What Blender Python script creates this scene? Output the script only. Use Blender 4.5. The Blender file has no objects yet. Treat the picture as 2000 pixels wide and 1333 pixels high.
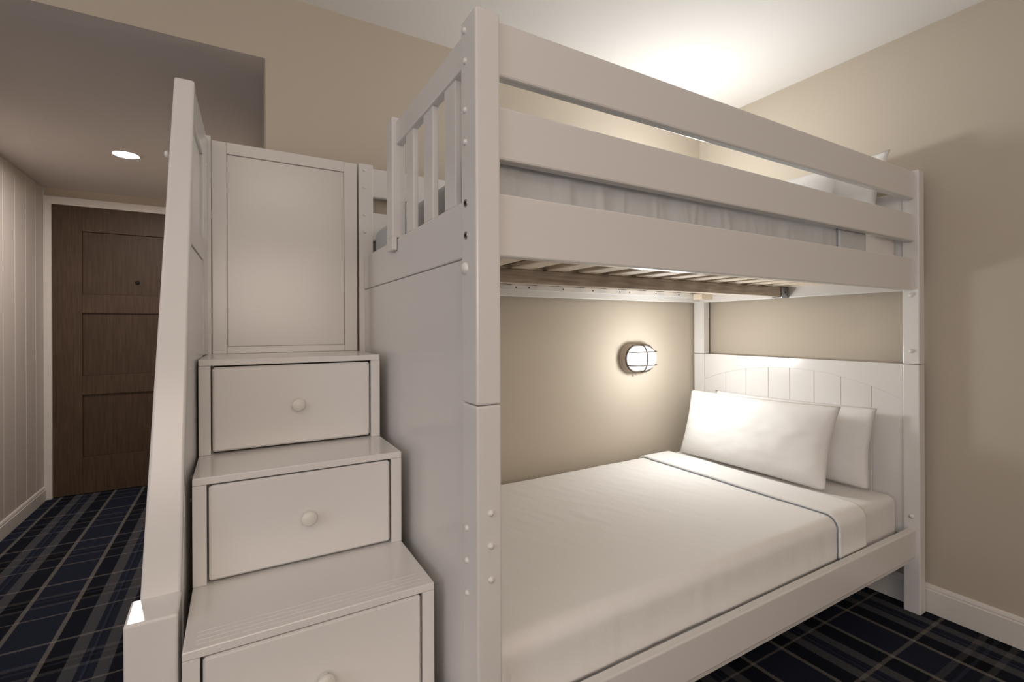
import bpy, bmesh, math
from mathutils import Vector, Matrix, noise

scene = bpy.context.scene
C = scene.collection
R = math.radians

# ------------------------------------------------------------------ camera
W_PX, H_PX = 2000, 1333
F_PX, YAW, ROLL, CAM_H, CY = 934.0, R(30.04), R(0.235), 1.16, -24.5
fwd = Vector((math.sin(YAW), math.cos(YAW), 0))
rgt0 = Vector((math.cos(YAW), -math.sin(YAW), 0))
dwn0 = fwd.cross(rgt0)
rgt = math.cos(ROLL) * rgt0 + math.sin(ROLL) * dwn0
dwn = -math.sin(ROLL) * rgt0 + math.cos(ROLL) * dwn0
cd = bpy.data.cameras.new('camera')
cd.sensor_width = 36
cd.lens = F_PX / W_PX * 36
cd.shift_y = CY / W_PX
cd.clip_start = 0.02
cam = bpy.data.objects.new('camera', cd)
C.objects.link(cam)
m = Matrix((( rgt.x, -dwn.x, -fwd.x, 0), (rgt.y, -dwn.y, -fwd.y, 0), (rgt.z, -dwn.z, -fwd.z, CAM_H), (0, 0, 0, 1)))
cam.matrix_world = m
scene.camera = cam

# ------------------------------------------------------------------ light and exposure
scene.view_settings.view_transform = 'Standard'
scene.view_settings.look = 'None'
scene.view_settings.gamma = 1
scene.view_settings.use_curve_mapping = False
scene.view_settings.exposure = 0.0
scene.cycles.max_bounces = 10
scene.cycles.diffuse_bounces = 7
scene.cycles.glossy_bounces = 4
scene.cycles.sample_clamp_indirect = 4.0
scene.cycles.caustics_reflective = False
scene.cycles.caustics_refractive = False

wd = bpy.data.worlds.new('world')
scene.world = wd
wd.use_nodes = True
wd.node_tree.nodes['Background'].inputs[0].default_value = (0.75, 0.85, 1.0, 1)
wd.node_tree.nodes['Background'].inputs[1].default_value = 0.3

WARM = (1.0, 0.80, 0.60)


def area_light(name, loc, rot, sx, sy, power, col):
    l = bpy.data.lights.new(name, 'AREA')
    l.shape = 'RECTANGLE'
    l.size, l.size_y, l.energy, l.color = sx, sy, power, col
    o = bpy.data.objects.new(name, l)
    o.location = loc
    o.rotation_euler = rot
    C.objects.link(o)
    return o


# fill at unseen windows: cool left one inferred, warm near one added
area_light('window_fill', (-2.62, -0.55, 1.60), (0, R(-90), 0), 1.0, 1.7, 18.0, (0.79, 0.86, 1.0))
area_light('window_fill', (-0.2, -2.62, 1.60), (R(90), 0, 0), 2.2, 1.0, 35.0, (1.0, 0.82, 0.69))

area_light('overhead_fill', (0.3, -0.9, 2.36), (0, 0, 0), 0.5, 0.5, 5.0, (1.0, 0.85, 0.70))  # added downward fill behind the camera, no lamp fitting there
area_light('upward_fill', (-1.2, -0.6, 1.7), (R(180), 0, 0), 0.3, 0.3, 23.0, (1.0, 0.86, 0.74))  # added fill aimed up to brighten the ceiling, no lamp stands there
LAMP_C = (1.0, 1.0, 0.985)
LAMP_U = (10.8, 0.8)     # upper wall lamp, watts to the sides and forward
LAMP_E = (6.3, 1.5)      # lower wall lamp
DOWN_E = 510.0          # downlight emission


# ------------------------------------------------------------------ materials
def mat(name, col, rough=0.5, spec=0.5, metallic=0.0, coat=0.0):
    M = bpy.data.materials.new(name)
    M.use_nodes = True
    b = M.node_tree.nodes['Principled BSDF']
    b.inputs['Base Color'].default_value = (*col, 1)
    b.inputs['Roughness'].default_value = rough
    b.inputs['Specular IOR Level'].default_value = spec
    b.inputs['Metallic'].default_value = metallic
    b.inputs['Coat Weight'].default_value = coat
    b.inputs['Coat Roughness'].default_value = 0.15
    return M


def N(M, kind, **kw):
    n = M.node_tree.nodes.new(kind)
    for k, v in kw.items():
        setattr(n, k, v)
    return n


def L(M, a, b):
    M.node_tree.links.new(a, b)


def bsdf(M):
    return M.node_tree.nodes['Principled BSDF']


def coords(M, scale=(1, 1, 1)):
    t = N(M, 'ShaderNodeTexCoord')
    mp = N(M, 'ShaderNodeMapping')
    mp.inputs['Scale'].default_value = scale
    L(M, t.outputs['Object'], mp.inputs['Vector'])
    return mp.outputs['Vector']


def add_bump(M, scale, strength, dist=0.002, stretch=(1, 1, 1), detail=4):
    v = coords(M, stretch)
    n = N(M, 'ShaderNodeTexNoise')
    n.inputs['Scale'].default_value = scale
    n.inputs['Detail'].default_value = detail
    L(M, v, n.inputs['Vector'])
    bp = N(M, 'ShaderNodeBump')
    bp.inputs['Strength'].default_value = strength
    bp.inputs['Distance'].default_value = dist
    L(M, n.outputs['Fac'], bp.inputs['Height'])
    L(M, bp.outputs['Normal'], bsdf(M).inputs['Normal'])
    return n


def vary(M, c1, c2, scale, stretch=(1, 1, 1), detail=3, lo=0.3, hi=0.7):
    v = coords(M, stretch)
    n = N(M, 'ShaderNodeTexNoise')
    n.inputs['Scale'].default_value = scale
    n.inputs['Detail'].default_value = detail
    L(M, v, n.inputs['Vector'])
    r = N(M, 'ShaderNodeValToRGB')
    r.color_ramp.elements[0].position = lo
    r.color_ramp.elements[0].color = (*c1, 1)
    r.color_ramp.elements[1].position = hi
    r.color_ramp.elements[1].color = (*c2, 1)
    L(M, n.outputs['Fac'], r.inputs['Fac'])
    L(M, r.outputs['Color'], bsdf(M).inputs['Base Color'])


white = mat('white_paint', (0.745, 0.73, 0.715), 0.20, 0.5)
add_bump(white, 60, 0.05, 0.001, (1, 1, 0.3))
white_in = mat('stair_paint', (0.73, 0.715, 0.70), 0.20, 0.5)
add_bump(white_in, 60, 0.05, 0.001, (0.3, 1, 1))
wallp = mat('wall_paint', (0.52, 0.465, 0.385), 0.85, 0.2)
add_bump(wallp, 220, 0.08, 0.001)
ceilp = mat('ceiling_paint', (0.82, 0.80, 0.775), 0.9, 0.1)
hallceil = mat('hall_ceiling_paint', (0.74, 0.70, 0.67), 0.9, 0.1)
trimp = mat('trim_paint', (0.72, 0.69, 0.65), 0.4, 0.4)
beadp = mat('beadboard_paint', (0.62, 0.57, 0.52), 0.45, 0.4)
sheet = mat('white_cotton', (0.78, 0.77, 0.757), 0.9, 0.15)
add_bump(sheet, 900, 0.12, 0.0006)
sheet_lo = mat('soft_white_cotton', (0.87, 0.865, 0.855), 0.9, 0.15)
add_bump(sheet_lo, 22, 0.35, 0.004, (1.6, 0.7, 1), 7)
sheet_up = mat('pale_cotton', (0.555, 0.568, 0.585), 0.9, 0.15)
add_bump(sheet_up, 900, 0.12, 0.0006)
shadowm = mat('cuff_shadow_grey', (0.27, 0.30, 0.34), 0.9, 0.1)  # shade beneath the turned-down cuff, put into the colour
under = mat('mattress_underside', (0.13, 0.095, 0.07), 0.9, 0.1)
slatm = mat('pale_slat_wood', (0.66, 0.53, 0.39), 0.6, 0.3)
vary(slatm, (0.74, 0.64, 0.51), (0.83, 0.74, 0.62), 8, (6, 0.6, 1))
beamm = mat('weathered_beam_wood', (0.3, 0.22, 0.16), 0.8, 0.2)
vary(beamm, (0.48, 0.40, 0.32), (0.76, 0.68, 0.59), 14, (0.6, 8, 8), 6)
doorm = mat('dark_oak', (0.07, 0.04, 0.022), 0.5, 0.3)
vary(doorm, (0.060, 0.037, 0.022), (0.094, 0.060, 0.037), 18, (6, 6, 0.35), 6)
doorp = mat('dark_oak_panel', (0.07, 0.04, 0.022), 0.5, 0.3)
vary(doorp, (0.055, 0.034, 0.020), (0.084, 0.053, 0.032), 18, (6, 6, 0.35), 6)
steel = mat('steel', (0.42, 0.42, 0.42), 0.35, 0.5, 1.0)
darkm = mat('dark_hole', (0.02, 0.017, 0.015), 0.7, 0.2)
housing = mat('lamp_housing', (0.40, 0.34, 0.29), 0.45, 0.5, 0.2)
wirem = mat('lamp_wire', (0.055, 0.045, 0.036), 0.5, 0.3)
carc = mat('stair_carcass', (0.035, 0.03, 0.026), 0.8, 0.1)
knobm = mat('knob_paint', (0.70, 0.69, 0.64), 0.25, 0.5)
glassm = mat('window_glass', (0.9, 0.95, 1.0), 0.02, 0.5)


def emit(name, col, s):
    M = mat(name, (0.06, 0.06, 0.06), 0.5, 0.2)
    b = bsdf(M)
    b.inputs['Emission Color'].default_value = (*col, 1)
    b.inputs['Emission Strength'].default_value = s
    return M


lampm = emit('lamp_diffuser', LAMP_C, 2.2)
downm = emit('downlight_lens', (1.0, 0.90, 0.86), DOWN_E)


def carpet():
    M = mat('plaid_carpet', (0.02, 0.02, 0.04), 0.95, 0.1)
    t = N(M, 'ShaderNodeTexCoord')
    s = N(M, 'ShaderNodeSeparateXYZ')
    # slight raggedness of the yarn edges
    nz = N(M, 'ShaderNodeTexNoise')
    nz.inputs['Scale'].default_value = 260
    nz.inputs['Detail'].default_value = 1
    L(M, t.outputs['Object'], nz.inputs['Vector'])
    sub = N(M, 'ShaderNodeVectorMath', operation='SUBTRACT')
    L(M, nz.outputs['Color'], sub.inputs[0])
    sub.inputs[1].default_value = (0.5, 0.5, 0.5)
    scl = N(M, 'ShaderNodeVectorMath', operation='SCALE')
    scl.inputs['Scale'].default_value = 0.010
    L(M, sub.outputs[0], scl.inputs[0])
    ad = N(M, 'ShaderNodeVectorMath', operation='ADD')
    L(M, t.outputs['Object'], ad.inputs[0])
    L(M, scl.outputs[0], ad.inputs[1])
    L(M, ad.outputs[0], s.inputs[0])
    navy, black, grey = (0.015, 0.019, 0.034), (0.004, 0.0045, 0.007), (0.092, 0.090, 0.094)
    dn, lite, blue = (0.009, 0.011, 0.018), (0.185, 0.168, 0.15), (0.035, 0.043, 0.075)
    lit2 = (0.25, 0.225, 0.20)

    def ramp(chan, x0, per, stops):
        a = N(M, 'ShaderNodeMath', operation='SUBTRACT')
        L(M, s.outputs[chan], a.inputs[0])
        a.inputs[1].default_value = x0
        b = N(M, 'ShaderNodeMath', operation='FLOORED_MODULO')
        L(M, a.outputs[0], b.inputs[0])
        b.inputs[1].default_value = per
        d = N(M, 'ShaderNodeMath', operation='DIVIDE')
        L(M, b.outputs[0], d.inputs[0])
        d.inputs[1].default_value = per
        r = N(M, 'ShaderNodeValToRGB')
        r.color_ramp.interpolation = 'CONSTANT'
        els = r.color_ramp.elements
        while len(els) > 1:
            els.remove(els[-1])
        for i, (p, c) in enumerate(stops):
            e = els[0] if i == 0 else els.new(p / per)
            e.position = p / per
            e.color = (*c, 1)
        L(M, d.outputs[0], r.inputs['Fac'])
        return r.outputs['Color']

    cx = ramp('X', -0.755 - 0.008, 0.459, [(0, lite), (0.016, navy), (0.164, lite), (0.180, black), (0.246, grey), (0.290, navy),
                                         (0.308, blue), (0.314, dn), (0.324, navy), (0.344, grey), (0.384, black)])
    cy = ramp('Y', 0.79 - 0.006, 0.535, [(0, lit2), (0.011, navy), (0.222, lit2), (0.230, navy), (0.322, grey), (0.342, black),
                                       (0.375, blue), (0.385, black), (0.405, grey), (0.425, navy)])
    mx = N(M, 'ShaderNodeMix', data_type='RGBA')
    mx.inputs['Factor'].default_value = 0.36
    L(M, cx, mx.inputs[6])
    L(M, cy, mx.inputs[7])
    # tuft speckle
    n2 = N(M, 'ShaderNodeTexNoise')
    n2.inputs['Scale'].default_value = 420
    n2.inputs['Detail'].default_value = 2
    L(M, t.outputs['Object'], n2.inputs['Vector'])
    mr = N(M, 'ShaderNodeMapRange')
    mr.inputs[1].default_value, mr.inputs[2].default_value = 0.3, 0.7
    mr.inputs[3].default_value, mr.inputs[4].default_value = 0.65, 1.35
    L(M, n2.outputs['Fac'], mr.inputs[0])
    vm = N(M, 'ShaderNodeVectorMath', operation='SCALE')
    L(M, mx.outputs[2], vm.inputs[0])
    L(M, mr.outputs[0], vm.inputs['Scale'])
    L(M, vm.outputs[0], bsdf(M).inputs['Base Color'])
    bp = N(M, 'ShaderNodeBump')
    bp.inputs['Strength'].default_value = 0.6
    bp.inputs['Distance'].default_value = 0.004
    L(M, n2.outputs['Fac'], bp.inputs['Height'])
    L(M, bp.outputs['Normal'], bsdf(M).inputs['Normal'])
    return M


carpetm = carpet()

# ------------------------------------------------------------------ object helpers
WPOS = {}


def wpos(o):
    return WPOS.get(o.name, Vector((0, 0, 0)))


def tag(o, label=None, cat=None, group=None, kind=None):
    if label:
        o['label'] = label
    if cat:
        o['category'] = cat
    if group:
        o['group'] = group
    if kind:
        o['kind'] = kind
    return o


def thing(name, loc, label, cat, group=None):
    o = bpy.data.objects.new(name, None)
    o.empty_display_size = 0.05
    C.objects.link(o)
    o.location = loc
    WPOS[o.name] = Vector(loc)
    return tag(o, label, cat, group)


def obj(name, bm, material, parent=None, smooth=False, origin=None):
    """bm holds world coordinates; the object's origin goes to the centre of its box"""
    if origin is None:
        lo = Vector((1e9,) * 3)
        hi = -lo
        for v in bm.verts:
            for i in range(3):
                lo[i] = min(lo[i], v.co[i])
                hi[i] = max(hi[i], v.co[i])
        origin = (lo + hi) / 2
    origin = Vector(origin)
    bmesh.ops.translate(bm, verts=bm.verts, vec=-origin)
    me = bpy.data.meshes.new(name)
    bm.to_mesh(me)
    bm.free()
    me.materials.append(material)
    if smooth:
        for p in me.polygons:
            p.use_smooth = True
    o = bpy.data.objects.new(name, me)
    C.objects.link(o)
    if parent is not None:
        o.parent = parent
        o.location = origin - wpos(parent)
    else:
        o.location = origin
    WPOS[o.name] = origin
    return o


def copy_at(src, loc, parent):
    """linked copy of a single mesh at a world place"""
    o = src.copy()
    C.objects.link(o)
    o.parent = parent
    o.location = Vector(loc) - (wpos(parent) if parent else Vector((0, 0, 0)))
    WPOS[o.name] = Vector(loc)
    return o


def box_bm(x0, x1, y0, y1, z0, z1, bev=0.003, seg=2):
    bm = bmesh.new()
    bmesh.ops.create_cube(bm, size=1)
    for v in bm.verts:
        v.co = Vector(((x0 + x1) / 2 + v.co.x * (x1 - x0), (y0 + y1) / 2 + v.co.y * (y1 - y0), (z0 + z1) / 2 + v.co.z * (z1 - z0)))
    if bev:
        bmesh.ops.bevel(bm, geom=list(bm.edges), offset=bev, segments=seg, affect='EDGES', profile=0.5)
    return bm


def box(name, x0, x1, y0, y1, z0, z1, material, parent=None, bev=0.003, seg=2):
    return obj(name, box_bm(x0, x1, y0, y1, z0, z1, bev, seg), material, parent)


def join_bm(*bms):
    out = bmesh.new()
    for b in bms:
        me = bpy.data.meshes.new('tmp')
        b.to_mesh(me)
        b.free()
        out.from_mesh(me)
        bpy.data.meshes.remove(me)
    return out


def prism_bm(poly, axis, a0, a1, bev=0.0, seg=2):
    """poly: list of 2D points in the plane across `axis` (x: (y,z); y: (x,z); z: (x,y))"""
    bm = bmesh.new()

    def P(p, a):
        if axis == 'x':
            return (a, p[0], p[1])
        if axis == 'y':
            return (p[0], a, p[1])
        return (p[0], p[1], a)
    v0 = [bm.verts.new(P(p, a0)) for p in poly]
    v1 = [bm.verts.new(P(p, a1)) for p in poly]
    n = len(poly)
    bm.faces.new(v0)
    bm.faces.new(list(reversed(v1)))
    for i in range(n):
        bm.faces.new((v0[i], v1[i], v1[(i + 1) % n], v0[(i + 1) % n]))
    bmesh.ops.recalc_face_normals(bm, faces=bm.faces)
    if bev:
        bmesh.ops.bevel(bm, geom=list(bm.edges), offset=bev, segments=seg, affect='EDGES', profile=0.5)
    return bm


def lathe_bm(profile, axis, centre, n=20):
    """profile: (radius, along); revolved round `axis` ('x','y','z', sign by values)"""
    bm = bmesh.new()
    rings = []
    for r, a in profile:
        ring = []
        if r < 1e-6:
            ring = [None]
        pts = []
        for i in range(n if r >= 1e-6 else 1):
            t = 2 * math.pi * i / n
            c, s = r * math.cos(t), r * math.sin(t)
            p = {'x': (a, c, s), 'y': (c, a, s), 'z': (c, s, a)}[axis]
            pts.append(bm.verts.new(Vector(p) + Vector(centre)))
        rings.append(pts)
    for a, b in zip(rings, rings[1:]):
        for i in range(n):
            j = (i + 1) % n
            if len(a) == 1 and len(b) == 1:
                continue
            if len(a) == 1:
                bm.faces.new((a[0], b[i], b[j]))
            elif len(b) == 1:
                bm.faces.new((a[i], b[0], a[j]))
            else:
                bm.faces.new((a[i], b[i], b[j], a[j]))
    bmesh.ops.recalc_face_normals(bm, faces=bm.faces)
    return bm


def tube_bm(pts, r, n=8, closed=False):
    bm = bmesh.new()
    pts = [Vector(p) for p in pts]
    m_ = len(pts)
    rings = []
    up = None
    for i in range(m_):
        a = pts[(i - 1) % m_] if (closed or i > 0) else pts[i]
        b = pts[(i + 1) % m_] if (closed or i < m_ - 1) else pts[i]
        t = (b - a).normalized()
        if up is None:
            up = t.orthogonal().normalized()
        up = (up - t * up.dot(t)).normalized()
        w = t.cross(up)
        rings.append([bm.verts.new(pts[i] + r * (math.cos(2 * math.pi * k / n) * up + math.sin(2 * math.pi * k / n) * w)) for k in range(n)])
    for i in range(m_ if closed else m_ - 1):
        a, b = rings[i], rings[(i + 1) % m_]
        for k in range(n):
            bm.faces.new((a[k], a[(k + 1) % n], b[(k + 1) % n], b[k]))
    if not closed:
        bm.faces.new(list(reversed(rings[0])))
        bm.faces.new(rings[-1])
    bmesh.ops.recalc_face_normals(bm, faces=bm.faces)
    return bm


# ------------------------------------------------------------------ the setting
XR, YF, XL = 2.447, 1.945, -1.135          # right wall, far wall, hallway's left wall
CEIL, HALL_C, YD, XJ = 2.39, 2.142, 4.436, 0.097
XW, YB = -2.6, -2.6                        # unseen walls behind the camera


def structure(o):
    o['kind'] = 'structure'
    return o


structure(obj('floor', box_bm(XW - .1, XR + .1, YB - .1, YD + .12, -0.08, 0, 0), carpetm, origin=(0, 0, 0)))
structure(obj('ceiling', box_bm(XW - .1, XR + .1, YB - .1, YF + .12, CEIL, CEIL + .1, 0), ceilp))
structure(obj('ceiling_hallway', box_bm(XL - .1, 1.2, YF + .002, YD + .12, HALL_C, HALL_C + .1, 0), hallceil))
structure(obj('wall_right', box_bm(XR, XR + .1, YB, YF + .12, 0, CEIL, 0), wallp))
# far wall: full height right of the hallway mouth, a header above it, and a stub to the left
structure(obj('wall_far', join_bm(box_bm(XJ, XR, YF, YF + .12, 0, HALL_C, 0), box_bm(XW, XR, YF, YF + .12, HALL_C + .1, CEIL, 0), box_bm(XW, XR, YF, YF + .002, HALL_C, HALL_C + .1, 0),
                                  box_bm(XW, XL, YF, YF + .12, 0, HALL_C, 0)), wallp))
# unseen room walls with window openings
structure(obj('wall_left', join_bm(box_bm(XW - .1, XW, YB, -1.4, 0, CEIL, 0), box_bm(XW - .1, XW, .3, YF, 0, CEIL, 0),
                                   box_bm(XW - .1, XW, -1.4, .3, 0, 1.1, 0), box_bm(XW - .1, XW, -1.4, .3, 2.1, CEIL, 0)), wallp))
structure(obj('wall_near', join_bm(box_bm(XW, -1.3, YB - .1, YB, 0, CEIL, 0), box_bm(.9, XR, YB - .1, YB, 0, CEIL, 0),
                                   box_bm(-1.3, .9, YB - .1, YB, 0, 1.1, 0), box_bm(-1.3, .9, YB - .1, YB, 2.1, CEIL, 0)), wallp))
w1 = structure(obj('window_1', join_bm(box_bm(XW - .06, XW - .02, -1.4, .3, 1.1, 1.15), box_bm(XW - .06, XW - .02, -1.4, .3, 2.05, 2.1),
                                       box_bm(XW - .06, XW - .02, -1.4, -1.35, 1.15, 2.05), box_bm(XW - .06, XW - .02, .25, .3, 1.15, 2.05),
                                       box_bm(XW - .06, XW - .02, -.575, -.525, 1.15, 2.05)), trimp))
w2 = structure(obj('window_2', join_bm(box_bm(-1.3, .9, YB - .06, YB - .02, 1.1, 1.15), box_bm(-1.3, .9, YB - .06, YB - .02, 2.05, 2.1),
                                       box_bm(-1.3, -1.25, YB - .06, YB - .02, 1.15, 2.05), box_bm(.85, .9, YB - .06, YB - .02, 1.15, 2.05),
                                       box_bm(-.225, -.175, YB - .06, YB - .02, 1.15, 2.05)), trimp))

# hallway: beadboard wall of single planks
wl = structure(obj('wall_hall', box_bm(XL - .1, XL - .008, YF + .12, YD, 0, HALL_C, 0), beadp))
py = 3.773 - 0.170 * 9
plank0 = None
while py < YD - 0.001:
    y1 = min(py + 0.170, YD)
    y0 = max(py, YF + .12)
    if y1 - y0 > 0.02:
        if plank0 is None or abs((y1 - y0) - 0.170) > 1e-4:
            bm = box_bm(XL - .012, XL, y0 + .0005, y1 - .0005, 0.0, HALL_C, 0.004, 1)
            p = obj('plank', bm, beadp, wl)
            if abs((y1 - y0) - 0.170) <= 1e-4:
                plank0 = p
        else:
            copy_at(plank0, (XL - .006, (y0 + y1) / 2, HALL_C / 2), wl)
    py += 0.170
structure(obj('wall_door', join_bm(box_bm(XL, -1.092, YD, YD + .12, 0, HALL_C, 0), box_bm(-.15, .13, YD, YD + .12, 0, HALL_C, 0),
                                   box_bm(-1.092, -.15, YD, YD + .12, 2.03, HALL_C, 0)), wallp))
structure(obj('wall_hall_right', join_bm(box_bm(.13, .25, 2.6, YD + .12, 0, HALL_C, 0), box_bm(.25, 1.2, 2.6, 2.72, 0, HALL_C, 0)), wallp))


def skirting(name, axis, a0, a1, face, sgn, h):
    """profiled baseboard: flat board, a step and a rounded cap"""
    t = 0.014
    prof = [(0, 0), (t, 0), (t, h - .022), (t - .003, h - .019), (t - .003, h - .012), (t - .006, h - .004), (t - .010, h), (0, h)]
    if axis == 'y':
        bm = prism_bm([(face + sgn * a, z) for a, z in prof], 'y', a0, a1)
    else:
        bm = prism_bm([(face + sgn * a, z) for a, z in prof], 'x', a0, a1)
    return structure(obj(name, bm, trimp))


skirting('baseboard_right', 'y', YB, YF, XR, -1, 0.112)
skirting('baseboard_far', 'x', XJ, XR - .014, YF, -1, 0.112)
skirting('baseboard_hall', 'y', YF + .12, YD - .016, XL, 1, 0.095)

# entry door with its casing
structure(obj('trim_1', join_bm(box_bm(-1.134, -1.092, YD - .018, YD, 0, 2.084, .002), box_bm(-.150, -.095, YD - .018, YD, 0, 2.084, .002),
                                box_bm(-1.092, -.150, YD - .018, YD, 2.03, 2.084, .002)), trimp))
d1 = structure(obj('door_1', box_bm(-1.092, -.15, YD + .018, YD + .04, .004, 2.03, 0), doorp))
y0, y1 = YD + .001, YD + .022
box('stile', -1.0915, -.936, y0, y1, .005, 2.029, doorm, d1, .0015)
box('stile', -.306, -.1505, y0, y1, .005, 2.029, doorm, d1, .0015)
for a, b in ((.005, .26), (.703, .837), (1.281, 1.414), (1.858, 2.029)):
    box('rail', -.9355, -.3065, y0, y1, a, b, doorm, d1, .0015)
for a, b in ((.26, .703), (.837, 1.281), (1.414, 1.858)):
    box('panel', -.934, -.308, y0 + .014, y1, a + .001, b - .001, doorp, d1, .001)
ph = obj('peephole', lathe_bm([(0, -.004), (.010, -.004), (.014, 0), (.014, .012), (0, .012)], 'y', (-.626, y0 + .007, 1.511), 16), darkm, d1, True)
hn = obj('door_handle', join_bm(lathe_bm([(0, -.012), (.026, -.012), (.028, 0), (0, 0)], 'y', (-.22, y0, 1.0), 18),
                                tube_bm([(-.22, y0 - .01, 1.0), (-.22, y0 - .05, 1.0), (-.235, y0 - .06, 1.0), (-.33, y0 - .06, 1.0)], .009)), steel, d1, True)

# recessed downlight in the hallway ceiling
dx, dy = -.525, 3.385
dl = thing('downlight', (dx, dy, HALL_C), 'small round recessed downlight glowing in the hallway ceiling', 'ceiling light')
obj('trim_ring', lathe_bm([(.052, 0), (.072, 0), (.072, -.004), (.066, -.007), (.054, -.005), (.052, 0)], 'z', (dx, dy, HALL_C), 32), trimp, dl, True)
obj('lens', lathe_bm([(0, -.004), (.052, -.003), (.053, .0005), (0, .0005)], 'z', (dx, dy, HALL_C - .0005), 32), downm, dl, True)

# ------------------------------------------------------------------ bunk bed
# (x ranges of the posts, y ranges)
LX0, LX1, RX0, RX1 = .407, .461, 2.370, 2.419
FY0, FY1, BY0, BY1 = .841, .913, 1.860, 1.928
JZ, TOP = 1.008, 1.792
bed = thing('bunk_bed', ((LX0 + RX1) / 2, (FY0 + BY1) / 2, 0), 'white wooden bunk bed with slatted guard rails standing in the corner of the room', 'bunk bed')
for (xa, xb, ya, yb) in ((LX0, LX1, FY0, FY1), (RX0, RX1, FY0, .898), (LX0, LX1, BY0, BY1), (RX0, RX1, BY0, BY1)):
    box('post', xa, xb, ya, yb, 0.0, JZ - .0008, white, bed, .004)
    box('post', xa, xb, ya, yb, JZ + .0008, TOP, white, bed, .004)

RY0, RY1 = .855, .882
BRY0, BRY1 = 1.886, 1.912
for z0, z1 in ((1.675, 1.787), (1.505, 1.614)):
    box('guard_rail', LX1, RX0, RY0, RY1, z0, z1, white, bed, .005)
    box('guard_rail', LX1, RX0, BRY0, BRY1, z0, z1, white, bed, .005)
for ya, yb in ((RY0, RY1), (BRY0, BRY1)):
    box('side_rail', LX1, RX0, ya, yb, 1.307, 1.436, white, bed, .004)
    box('side_rail', LX1, RX0, ya, yb, .231, .342, white, bed, .004)
# ledgers that carry the slats
box('ledger', LX1, RX0, RY1, .915, 1.318, 1.359, white, bed, .002)
lgb = box('ledger', LX1, RX0, 1.866, BRY0, 1.335, 1.359, white, bed, .002)
box('ledger', LX1, RX0, RY1, .915, .192, .2285, white, bed, .002)
box('ledger', LX1, RX0, 1.866, BRY0, .192, .2285, white, bed, .002)
hole = obj('screw_hole', lathe_bm([(0, -.0007), (.0035, -.0007), (.0042, .001), (0, .001)], 'y', (1.102, 1.866, 1.347), 10), darkm, lgb)
for sx in (1.171, 1.366, 1.547, 1.726, 1.794, 1.988, 2.169, 2.34):
    copy_at(hole, (sx, 1.86615, 1.347), lgb)
# slats
s0 = box('slat', -.038, .038, RY1 + .004, 1.884, 1.3595, 1.3775, slatm, bed, .003, 1)
sy = (RY1 + .004 + 1.884) / 2
xs = [.794 + .0385 + .1395 * k for k in range(-2, 12)]
s0.location = Vector((xs[0], sy, 1.3685)) - wpos(bed)
for x in xs[1:]:
    copy_at(s0, (x, sy, 1.3685), bed)
for x in xs:
    copy_at(s0, (x, sy, .2380), bed)
# centre beam with its steel bracket
beam = box('centre_beam', .450, 2.345, 1.372, 1.412, 1.312, 1.3585, beamm, bed, .003)
br = obj('beam_bracket', join_bm(box_bm(2.318, 2.3725, 1.365, 1.371, 1.309, 1.357, .001), box_bm(2.318, 2.3725, 1.413, 1.419, 1.309, 1.357, .001),
                                 box_bm(2.318, 2.3725, 1.365, 1.419, 1.306, 1.3095, .001)), steel, bed)
obj('screw', lathe_bm([(0, -.003), (.004, -.002), (.005, 0), (0, 0)], 'y', (2.345, 1.365, 1.333), 10), darkm, br)
box('corner_block', 2.28, 2.372, 1.80, 1.858, 1.322, 1.356, slatm, bed, .002)

# head end: lower headboard of planks under an arch, upper end rail and upper headboard
HX0, HX1 = 2.376, 2.400
hb = box('headboard', HX0 + .006, HX1, .898, BY0, .30, JZ, white, bed, .001)
py_ = [.898, 1.012, 1.133, 1.249, 1.365, 1.475, 1.599, 1.722, BY0]
for a, b in zip(py_, py_[1:]):
    box('plank', HX0 + .003, HX0 + .008, a + .0008, b - .0008, .305, .985, white, hb, .0016, 1)
arch = [(.899, .862), (.955, .884), (1.012, .903), (1.07, .920), (1.133, .936), (1.19, .947), (1.244, .953), (1.31, .957), (1.38, .9575), (1.45, .955),
        (1.526, .948), (1.60, .938), (1.675, .922), (1.76, .898), (BY0 - .001, .862)]
poly = arch + [(BY0 - .001, JZ), (.899, JZ)]
obj('arched_rail', prism_bm(poly, 'x', HX0, HX0 + .010, .0012, 1), white, hb)
er = box('end_rail', HX0 - .003, HX1 - .004, .898, BY0, 1.307, 1.436, white, bed, .003)
ub = box('upper_headboard', HX0 + .006, HX1, .898, BY0, 1.437, 1.715, white, bed, .002)
for a, b in zip(py_, py_[1:]):
    box('plank', HX0 + .001, HX0 + .008, a + .0008, b - .0008, 1.438, 1.714, white, ub, .0016, 1)

# foot end: full panel below, rail, and a short guard of slats
EX0, EX1 = .425, .447
box('foot_panel', EX0 + .002, EX1 - .004, FY1, BY0, .03, 1.309, white, bed, .001)
box('end_rail', EX0, EX1, FY1, BY0, 1.311, 1.435, white, bed, .004)
eg = box('end_guard', EX0 - .004, EX1 - .002, FY1, 1.424, 1.716, 1.786, white, bed, .005)
for a, b in ((.986, 1.051), (1.128, 1.195), (1.279, 1.343)):
    box('guard_slat', EX0 + .001, EX1 - .005, a, b, 1.434, 1.717, white, eg, .003)
obj('guard_post', join_bm(box_bm(LX0 + .001, .450, 1.421, 1.482, 1.4365, 1.799, .004), box_bm(LX0 + .001, .4235, 1.421, 1.482, 1.398, 1.44, .003)), white, eg)


def cap_bm(axis, sgn, c, r, h):
    return lathe_bm([(0, sgn * h), (r * .55, sgn * h * .85), (r * .9, sgn * h * .45), (r, 0), (r, -sgn * .002), (0, -sgn * .002)], axis, c, 14)


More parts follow.
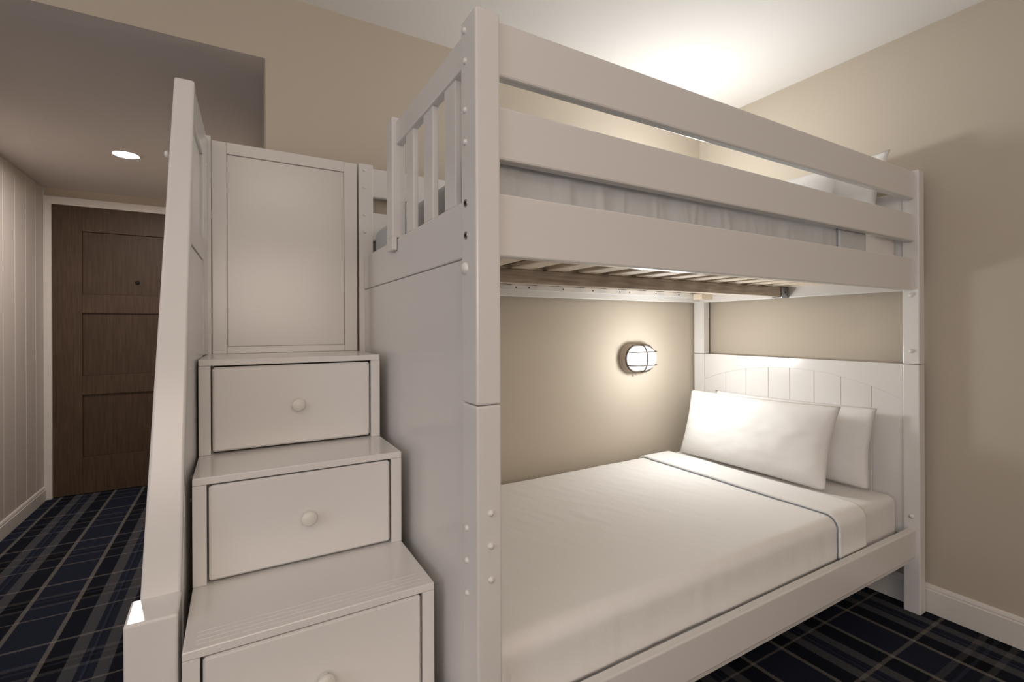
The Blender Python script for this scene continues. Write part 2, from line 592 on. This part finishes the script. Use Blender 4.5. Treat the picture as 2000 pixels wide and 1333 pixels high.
capx = obj('bolt_cap', cap_bm('x', -1, (LX0, .892, 1.768), .0068, .006), white, bed, True, origin=(LX0, .892, 1.768))
for z in (1.705, 1.605, 1.540, .754, .688, .622):
    copy_at(capx, (LX0, .890, z), bed)
obj('bolt_cap', cap_bm('x', -1, (LX0, .893, 1.283), .013, .009), white, bed, True, origin=(LX0, .893, 1.283))
capr = obj('bolt_cap', cap_bm('x', -1, (RX0, .868, 1.288), .0095, .008), white, bed, True, origin=(RX0, .868, 1.288))
for z in (1.062, .392):
    copy_at(capr, (RX0, .868, z), bed)
capy = obj('bolt_cap', cap_bm('y', -1, (.4365, FY0, .794), .0065, .006), white, bed, True, origin=(.4365, FY0, .794))
for z in (.729, .662):
    copy_at(capy, (.4365, FY0, z), bed)
for z in (1.766, 1.701, 1.596, 1.531):
    copy_at(capy, (.428, BY0, z), bed)
bolt = obj('bolt', lathe_bm([(0, .002), (.0035, .002), (.0040, -.0012), (.0078, -.0016), (.0085, .001), (0, .001)], 'x', (LX0, .890, 1.416), 14), steel, bed, True,
           origin=(LX0, .890, 1.416))
sock = obj('bolt_socket', lathe_bm([(0, -.0018), (.0040, -.0018), (.0042, .001), (0, .001)], 'x', (LX0, .890, 1.416), 6), darkm, bolt, origin=(LX0, .890, 1.416))
b2 = copy_at(bolt, (LX0, .890, 1.350), bed)
copy_at(sock, (LX0, .890, 1.350), b2)

# ------------------------------------------------------------------ storage staircase
SX0, SX1 = -.086, .395
fronts = [.797, 1.047, 1.297, 1.521]
tops = [.325, .575, .822, 1.079]
st = thing('storage_staircase', ((SX0 + SX1) / 2, 1.35, 0), 'white wooden storage staircase with drawers in its steps and a tall panelled back', 'staircase')
SB = 1.86
# stepped right-hand side
poly = [(fronts[0] + .004, 0)]
for i in range(4):
    poly += [(fronts[i] + .004, tops[i] - .018), (fronts[i + 1] + .004 if i < 3 else SB, tops[i] - .018)]
poly += [(SB, 0)]
obj('side_panel', prism_bm(poly, 'x', SX1 - .016, SX1 - .001), white_in, st)
obj('side_panel', prism_bm(poly, 'x', SX0 + .001, SX0 + .016), white_in, st)
for i in range(4):
    yb = fronts[i + 1] + .06 if i < 3 else SB
    zb = tops[i - 1] if i else 0.0
    box('tread', SX0, SX1, fronts[i] - .001, yb, tops[i] - .017, tops[i], white_in, st, .002)
    box('face_frame', SX0, SX0 + .0275, fronts[i], fronts[i] + .018, zb + .0003, tops[i] - .0175, white_in, st, .0008, 1)
    box('face_frame', SX1 - .0275, SX1, fronts[i], fronts[i] + .018, zb + .0003, tops[i] - .0175, white_in, st, .0008, 1)
    dr = box('drawer', SX0 + .0315, SX1 - .0315, fronts[i] + .001, fronts[i] + .020, zb + .006, tops[i] - .0215, white_in, st, .005, 1)
    box('drawer_body', SX0 + .034, SX1 - .034, fronts[i] + .0205, fronts[i] + .235, zb + .001, tops[i] - .019, carc, dr, 0)
    kc = (.157, fronts[i] + .001, (zb + tops[i] - .016) / 2)
    obj('knob', lathe_bm([(.0105, .001), (.0095, -.004), (.0085, -.010), (.0150, -.015), (.0185, -.019), (.0190, -.022), (.0165, -.026), (.009, -.0285), (0, -.029)],
                         'y', kc, 24), knobm, dr, True)
# anti-slip grooves routed in the lowest visible tread
for k in range(4):
    box('groove', SX0 + .02, SX1 - .02, 1.062 + k * .014, 1.064 + k * .014, tops[1] - .0005, tops[1] + .0004, white, st, 0)

# tall panelled back
TY = 1.852
tb = box('back_panel', -.066, .397, TY + .012, TY + .02, tops[3], 1.782, white_in, st, .0)
box('stile', -.066, -.024, TY, TY + .018, tops[3] + .0005, 1.784, white_in, tb, .002)
box('stile', .352, .398, TY, TY + .018, tops[3] + .0005, 1.784, white_in, tb, .002)
box('rail', -.0238, .3518, TY, TY + .018, 1.746, 1.784, white_in, tb, .0015)
box('rail', -.0238, .3518, TY, TY + .018, tops[3] + .0005, 1.103, white_in, tb, .0015)
box('panel', -.0225, .3505, TY + .005, TY + .016, 1.104, 1.7445, white_in, tb, .0012)
box('filler_board', -.132, -.068, TY - .004, TY + .02, tops[3] - .3, 1.796, white_in, st, .002)

# slanting handrail board with its framed side
gx = -.0868


def slant(z):
    return 1.225 + (z - .606) * (1.437 - 1.225) / (1.785 - .606)


bm = bmesh.new()
z0, z1 = .604, 1.786
quad = []
for z, xa, xb in ((z0, -.171, -.102), (z1, -.129, -.087)):
    y = slant(z)
    quad.append([bm.verts.new(p) for p in ((xa, y, z), (xb, y, z), (xb, y + .045, z), (xa, y + .045, z))])
a, b = quad
bm.faces.new(list(reversed(a)))
bm.faces.new(b)
for i in range(4):
    j = (i + 1) % 4
    bm.faces.new((a[i], a[j], b[j], b[i]))
bmesh.ops.recalc_face_normals(bm, faces=bm.faces)
bmesh.ops.bevel(bm, geom=list(bm.edges), offset=.005, segments=3, affect='EDGES', profile=0.5)
hr = obj('handrail_board', bm, white, st)
obj('screw_cap', cap_bm('x', -1, (-.142, slant(1.585) + .018, 1.585), .009, .006), white, hr, True)
def lean(bm):
    """the framed side stands a touch out of line with the bed"""
    for v in bm.verts:
        v.co.x += (v.co.y - 1.45) * .030
    return bm


gx, RB = -.0905, 1.845
rp = obj('rail_panel', prism_bm([(slant(.6) + .04, 0.0), (slant(.6) + .04, .60), (slant(1.70) + .04, 1.72), (RB, 1.72), (RB, 0.0)], 'x', -.125, -.108), white_in, st)
obj('rail', lean(prism_bm([(slant(1.693) + .03, 1.693), (slant(1.785) + .03, 1.785), (RB, 1.785), (RB, 1.693)], 'x', -.132, gx, .002)), white_in, rp)
obj('rail', lean(prism_bm([(slant(1.372) + .03, 1.372), (slant(1.434) + .03, 1.434), (1.719, 1.434), (1.719, 1.372)], 'x', -.132, gx, .002)), white_in, rp)
obj('stile', lean(prism_bm([(1.7205, 1.082), (1.7205, 1.692), (RB, 1.692), (RB, 1.082)], 'x', -.132, gx, .002)), white_in, rp)
obj('panel', lean(prism_bm([(slant(1.436) + .03, 1.4365), (slant(1.69) + .03, 1.6905), (1.717, 1.6905), (1.717, 1.4365)], 'x', -.125, gx - .009, .001)), white_in, rp)
obj('panel', lean(prism_bm([(slant(.61) + .03, .20), (slant(.61) + .03, .61), (slant(1.37) + .03, 1.3695), (1.717, 1.3695), (1.717, .20)], 'x', -.125, gx - .0035, .001)), white_in, rp)
for y, z in ((1.40, 1.065), (1.42, .795), (1.40, .745)):
    obj('screw_cap', cap_bm('x', 1, (gx - .0035 + (y - 1.45) * .03, y, z), .005, .002), white, rp, True)
obj('newel_post', prism_bm([(1.143, 0), (1.143, .6015), (1.229, .6090), (1.229, 0)], 'x', -.185, -.100, .005, 3), white, st)

# ------------------------------------------------------------------ bedding
MX0, MX1, MY0, MY1 = .474, 2.343, .904, 1.858


def fold(s, r):
    """(outward offset, drop) for a sheet bending over an edge of radius r; s counts from where the bend starts"""
    if s <= 0:
        return s, 0.0
    q = r * math.pi / 2
    if s < q:
        return r * math.sin(s / r), r * (1 - math.cos(s / r))
    return r, r + (s - q)


def drape(x0, x1, xdrop0, top, d, r, drop_f, drop_b, nx, ny, wob, seed, wr_side=0.0, xwave=0.0, tuck=False, xnear=None):
    """sheet lying on the mattress from x0 to x1, hanging over the long sides and (xdrop0) over the foot"""
    bm = bmesh.new()
    rr = r + d
    q = rr * math.pi / 2
    la = (q - rr + max(drop_f, 0)) + rr
    fy, by = MY0 - d + rr, MY1 + d - rr
    vs = []
    for s in [None]:
        pass
    flen = q + drop_f - rr
    blen = q + drop_b - rr
    total = flen + (by - fy) + blen
    footlen = (q + xdrop0 - rr) if xdrop0 else 0
    fx = MX0 - d + rr if xdrop0 else x0
    xt = footlen + (x1 - fx)
    rows = []
    for i in range(nx + 1):
        a = xt * i / nx
        if xdrop0 and a < footlen:
            ox, dzx = fold(footlen - a, rr)
            x = fx - ox
        else:
            x, dzx = fx + (a - footlen), 0.0
        row = []
        for j in range(ny + 1):
            b = total * j / ny
            nrm = Vector((0, 0, 1))
            if b < flen:
                oy, dzy = fold(flen - b, rr)
                y = fy - oy
                t = min((flen - b) / q, 1) * math.pi / 2
                nrm = Vector((0, -math.sin(t), math.cos(t)))
            elif b > flen + by - fy:
                oy, dzy = fold(b - flen - (by - fy), rr)
                y = by + oy
                t = min((b - flen - by + fy) / q, 1) * math.pi / 2
                nrm = Vector((0, math.sin(t), math.cos(t)))
            else:
                y, dzy = fy + b - flen, 0.0
            dz = max(dzx, dzy)
            p = Vector((x, y, top + d - dz))
            w = noise.noise(Vector((x * 5 + seed, y * 5, p.z * 5))) * .6 + noise.noise(Vector((x * 13 + seed, y * 11, p.z * 9))) * .4
            w2 = noise.noise(Vector((x * 26 + y * 9 + seed, y * 7, 3.1))) * .5
            h = wob * (w + w2 * .7)
            side = min(dzy / .06, 1.0)
            if wr_side and b < flen:
                h += wr_side * side * (noise.noise(Vector((x * 16 + seed, p.z * 3, 7.7))) + .5 * noise.noise(Vector((x * 40 + seed, p.z * 6, 1.7))))
            if wr_side > .003:
                g = 1 - min(1, abs(noise.noise(Vector((x * 7.3 + seed, p.z * 1.3, 2.2)))) * 5)
                g2 = 1 - min(1, abs(noise.noise(Vector((x * 17 + 2.5 * p.z + seed, p.z * 2, 5.2)))) * 4)
                h = min(max(h * .5 + side * (.0065 * g * g + .003 * g2), -.0015), .0085)
            if tuck and b < flen and x < .525 - .02 * max(0, 1 - dzy / .12):
                h -= .006 * side
            if dzx > .02:
                h = min(h, .0) * .5
            p += nrm * h
            if xwave:
                p.x += xwave * noise.noise(Vector((y * 6 + seed, p.z * 5, 0.4))) * (i / nx)
            if xnear is not None:
                p.x += .007 * noise.noise(Vector((y * 4.5 + seed, p.z * 4, 9.4))) * (1 - xnear * i / nx)
            row.append(bm.verts.new(p))
        rows.append(row)
    for i in range(nx):
        for j in range(ny):
            try:
                bm.faces.new((rows[i][j], rows[i + 1][j], rows[i + 1][j + 1], rows[i][j + 1]))
            except ValueError:
                pass
    return bm


def mattress(z0, z1, label):
    bm = box_bm(MX0, MX1, MY0, MY1, z0, z1, min(.034, (z1 - z0) * .42), 5)
    bmesh.ops.subdivide_edges(bm, edges=[e for e in bm.edges if e.calc_length() > .3], cuts=14, use_grid_fill=True)
    for v in bm.verts:
        v.co.z += .003 * noise.noise(Vector((v.co.x * 6, v.co.y * 6, z0))) * (1 if v.co.z > (z0 + z1) / 2 else 0)
    o = obj('mattress', bm, sheet, None, True)
    tag(o, label, 'mattress', 'mattresses of the bunk bed')
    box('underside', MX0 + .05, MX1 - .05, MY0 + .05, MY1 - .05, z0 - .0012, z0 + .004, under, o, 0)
    return o


def solidify(o, th, off=-1):
    md = o.modifiers.new('thickness', 'SOLIDIFY')
    md.thickness = th
    md.offset = off


def blanket(top, drop, label, m1, side, seed):
    o = obj('blanket', drape(None, 2.040, .10, top, .005, .034, drop, .10, 240, 120, .0028, seed, side, 0, True), m1, None, True)
    solidify(o, .003)
    tag(o, label, 'blanket', 'blankets on the bunk bed')
    c = obj('folded_cuff', drape(1.856, 2.046, 0, top,   .0165, .034, drop + .002, .09, 26, 130, .0018, seed, .0008, .010, False, 1.0), m1, o, True)
    solidify(c, .0115)
    h = obj('cuff_shadow_strip', drape(1.8535, 1.8600, 0, top, .0100, .034, drop + .001, .09, 3, 130, .0022, seed, side, 0, False, 0.0), shadowm, o, True)  # thin strip coloured as the shadow line under the cuff edge
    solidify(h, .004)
    return o


LT, UT = .472, 1.545
mattress(.2485, LT, 'white sheeted mattress of the lower bunk, beneath the smooth white blanket')
mattress(1.379, UT, 'white sheeted mattress of the upper bunk, behind the guard rails')
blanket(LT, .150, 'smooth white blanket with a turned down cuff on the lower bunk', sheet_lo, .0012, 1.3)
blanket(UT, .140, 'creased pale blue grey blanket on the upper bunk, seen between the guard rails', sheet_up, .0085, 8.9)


def pillow(label, corners, T, seed, group, ear=.045, sag=0.0):
    """corners: bottom-left, bottom-right, top-right, top-left as seen from the bed's foot; T thickness"""
    bl, br_, tr, tl = [Vector(c) for c in corners]
    nrm = ((br_ - bl).cross(tl - bl)).normalized()
    if nrm.x > 0:
        nrm = -nrm
    bm = bmesh.new()
    nu, nv = 44, 30
    sides = []
    for sgn in (1, -1):
        rows = []
        for i in range(nu + 1):
            row = []
            for j in range(nv + 1):
                edge = i in (0, nu) or j in (0, nv)
                if sgn < 0 and edge:
                    row.append(sides[0][i][j])
                    continue
                u, v = -1 + 2 * i / nu, -1 + 2 * j / nv
                # border drawn in between the corners
                uu = u * (1 - ear * (1 - abs(v) ** 1.6) * (abs(u) ** 2))
                vv = v * (1 - ear * .9 * (1 - abs(u) ** 1.8) * (abs(v) ** 2) * (0.4 if v < 0 else 1.0))
                a, b = (uu + 1) / 2, (vv + 1) / 2
                p = (bl * (1 - a) + br_ * a) * (1 - b) + (tl * (1 - a) + tr * a) * b
                prof = max(0.0, (1 - abs(u) ** 2.6)) ** .55 * max(0.0, (1 - abs(v) ** 2.4)) ** .55
                prof *= 1 + .18 * (-v) * (1 - v * v)
                t = T / 2 * prof
                w = noise.noise(Vector((u * 2.3 + seed, v * 2.1, sgn))) * .010 + noise.noise(Vector((u * 7 + seed, v * 6, sgn * 2))) * .0035
                # gathers running in from the short seams
                w += .0035 * math.sin(v * 22 + 3 * noise.noise(Vector((u * 3, v * 3, seed)))) * max(0, abs(u) - .72) / .28
                p = p + nrm * sgn * (t + w * prof) - Vector((0, 0, sag * (1 - u * u) * (v + 1) / 2))
                row.append(bm.verts.new(p))
            rows.append(row)
        sides.append(rows)
    for s, rows in enumerate(sides):
        for i in range(nu):
            for j in range(nv):
                f = (rows[i][j], rows[i + 1][j], rows[i + 1][j + 1], rows[i][j + 1])
                try:
                    bm.faces.new(f if s == 0 else tuple(reversed(f)))
                except ValueError:
                    pass
    bmesh.ops.recalc_face_normals(bm, faces=bm.faces)
    o = obj('pillow', bm, sheet, None, True)
    return tag(o, label, 'pillow', group)


pillow('large white pillow leaning in front on the lower bunk', [(2.106, 1.812, .482), (2.104, 1.062, .482), (2.20, 1.047, .826), (2.205, 1.815, .815)], .135, 2.0,
       'pillows on the lower bunk')
pillow('white pillow standing behind the front pillow against the lower headboard', [(2.285, 1.70, .481), (2.272, .976, .481), (2.315, .964, .820), (2.32, 1.745, .812)], .095, 5.0,
       'pillows on the lower bunk')
pillow('plump white pillow nearer the middle of the upper bunk', [(2.10, 1.79, 1.556), (2.10, 1.045, 1.556), (2.205, 1.04, 1.835), (2.205, 1.80, 1.845)], .135, 9.0,
       'pillows on the upper bunk', .05)
pillow('white pillow on the upper bunk whose pointed corner rises above the top rail', [(2.285, 1.66, 1.556), (2.275, .958, 1.556), (2.315, .914, 1.885), (2.32, 1.69, 1.84)], .100, 12.0,
       'pillows on the upper bunk')


# ------------------------------------------------------------------ bulkhead wall lamps
def stadium(w, h, n=14):
    r = h / 2
    c = w / 2 - r
    pts = []
    for i in range(n + 1):
        t = -math.pi / 2 + math.pi * i / n
        pts.append((c + r * math.cos(t), r * math.sin(t)))
    for i in range(n + 1):
        t = math.pi / 2 + math.pi * i / n
        pts.append((-c + r * math.cos(t), r * math.sin(t)))
    return pts


def loft(name, cx, cz, layers, material, parent, smooth=True):
    """layers of (width, height, y) stadiums"""
    bm = bmesh.new()
    rings = []
    for w, h, y in layers:
        rings.append([bm.verts.new((cx + a, y, cz + b)) for a, b in stadium(w, h)])
    for a, b in zip(rings, rings[1:]):
        n = len(a)
        for i in range(n):
            j = (i + 1) % n
            bm.faces.new((a[i], a[j], b[j], b[i]))
    bm.faces.new(rings[-1])
    bm.faces.new(list(reversed(rings[0])))
    bmesh.ops.recalc_face_normals(bm, faces=bm.faces)
    return obj(name, bm, material, parent, smooth)


def wall_lamp(cx, cz, label, glow):
    t = thing('wall_lamp', (cx, YF, cz), label, 'wall lamp', 'bulkhead lamps on the far wall')
    W_, H_ = .218, .152
    loft('housing', cx, cz, [(W_ + .012, H_ + .012, YF - .0005), (W_ + .012, H_ + .012, YF - .008), (W_, H_, YF - .012), (W_ - .002, H_ - .002, YF - .040), (W_ - .012, H_ - .012, YF - .044)],
         housing, t, False)
    lay = []
    for k in range(9):
        a = k / 8 * math.pi / 2
        s = math.cos(a) ** .55 if k < 8 else 0.0
        s = max(s, .25)
        lay.append((W_ - H_ * .0 - .022 - (1 - s) * (H_ - .03), (H_ - .022) * s, YF - .0435 - .048 * math.sin(a)))
    loft('diffuser', cx, cz, lay, lampm, t)
    # its light: most of it thrown forward through the front of the diffuser, some to the sides
    pl = bpy.data.lights.new('lamp_bulb', 'POINT')
    pl.energy, pl.color, pl.shadow_soft_size = glow[0], LAMP_C, .05
    po = bpy.data.objects.new('lamp_bulb', pl)
    C.objects.link(po)
    po.parent = t
    po.location = (0, -.29, 0)
    al = bpy.data.lights.new('lamp_front', 'AREA')
    al.shape = 'ELLIPSE'
    al.size, al.size_y, al.energy, al.color = .19, .13, glow[1], LAMP_C
    ao = bpy.data.objects.new('lamp_front', al)
    C.objects.link(ao)
    ao.parent = t
    ao.location = (0, -.107, 0)
    ao.rotation_euler = (R(-90), 0, 0)
    # wire cage: ring, centre hoop and two long bars
    obj('cage_ring', tube_bm([(cx + a, YF - .049, cz + b) for a, b in stadium(W_ - .006, H_ - .006)], .0042, 8, True), wirem, t, True)
    hp = []
    for k in range(17):
        a = -math.pi / 2 + math.pi * k / 16
        hp.append((cx, YF - .046 - .053 * math.cos(a) ** .8, cz + (H_ / 2 - .003) * math.sin(a)))
    obj('cage_hoop', tube_bm(hp, .0036), wirem, t, True)
    for s in (-1, 1):
        bp_ = []
        hw = W_ / 2 - .010
        for k in range(21):
            q = -1 + 2 * k / 20
            bp_.append((cx + hw * q, YF - .046 - .050 * (max(0, 1 - abs(q) ** 5)) ** .5, cz + s * .036))
        obj('cage_bar', tube_bm(bp_, .0032), wirem, t, True)
    obj('switch', join_bm(tube_bm([(cx - .012, YF - .024, cz - H_ / 2 + .002), (cx - .011, YF - .026, cz - H_ / 2 - .018)], .0035),
                          lathe_bm([(0, .004), (.006, .003), (.006, -.004), (0, -.004)], 'z', (cx - .012, YF - .024, cz - H_ / 2), 12)), housing, t, True)
    return t


wall_lamp(1.903, .995, 'caged oval bulkhead lamp glowing on the wall above the lower bunk', LAMP_E)
wall_lamp(1.903, 1.80, 'caged oval bulkhead lamp hidden behind the upper guard rail, lighting the ceiling', LAMP_U)
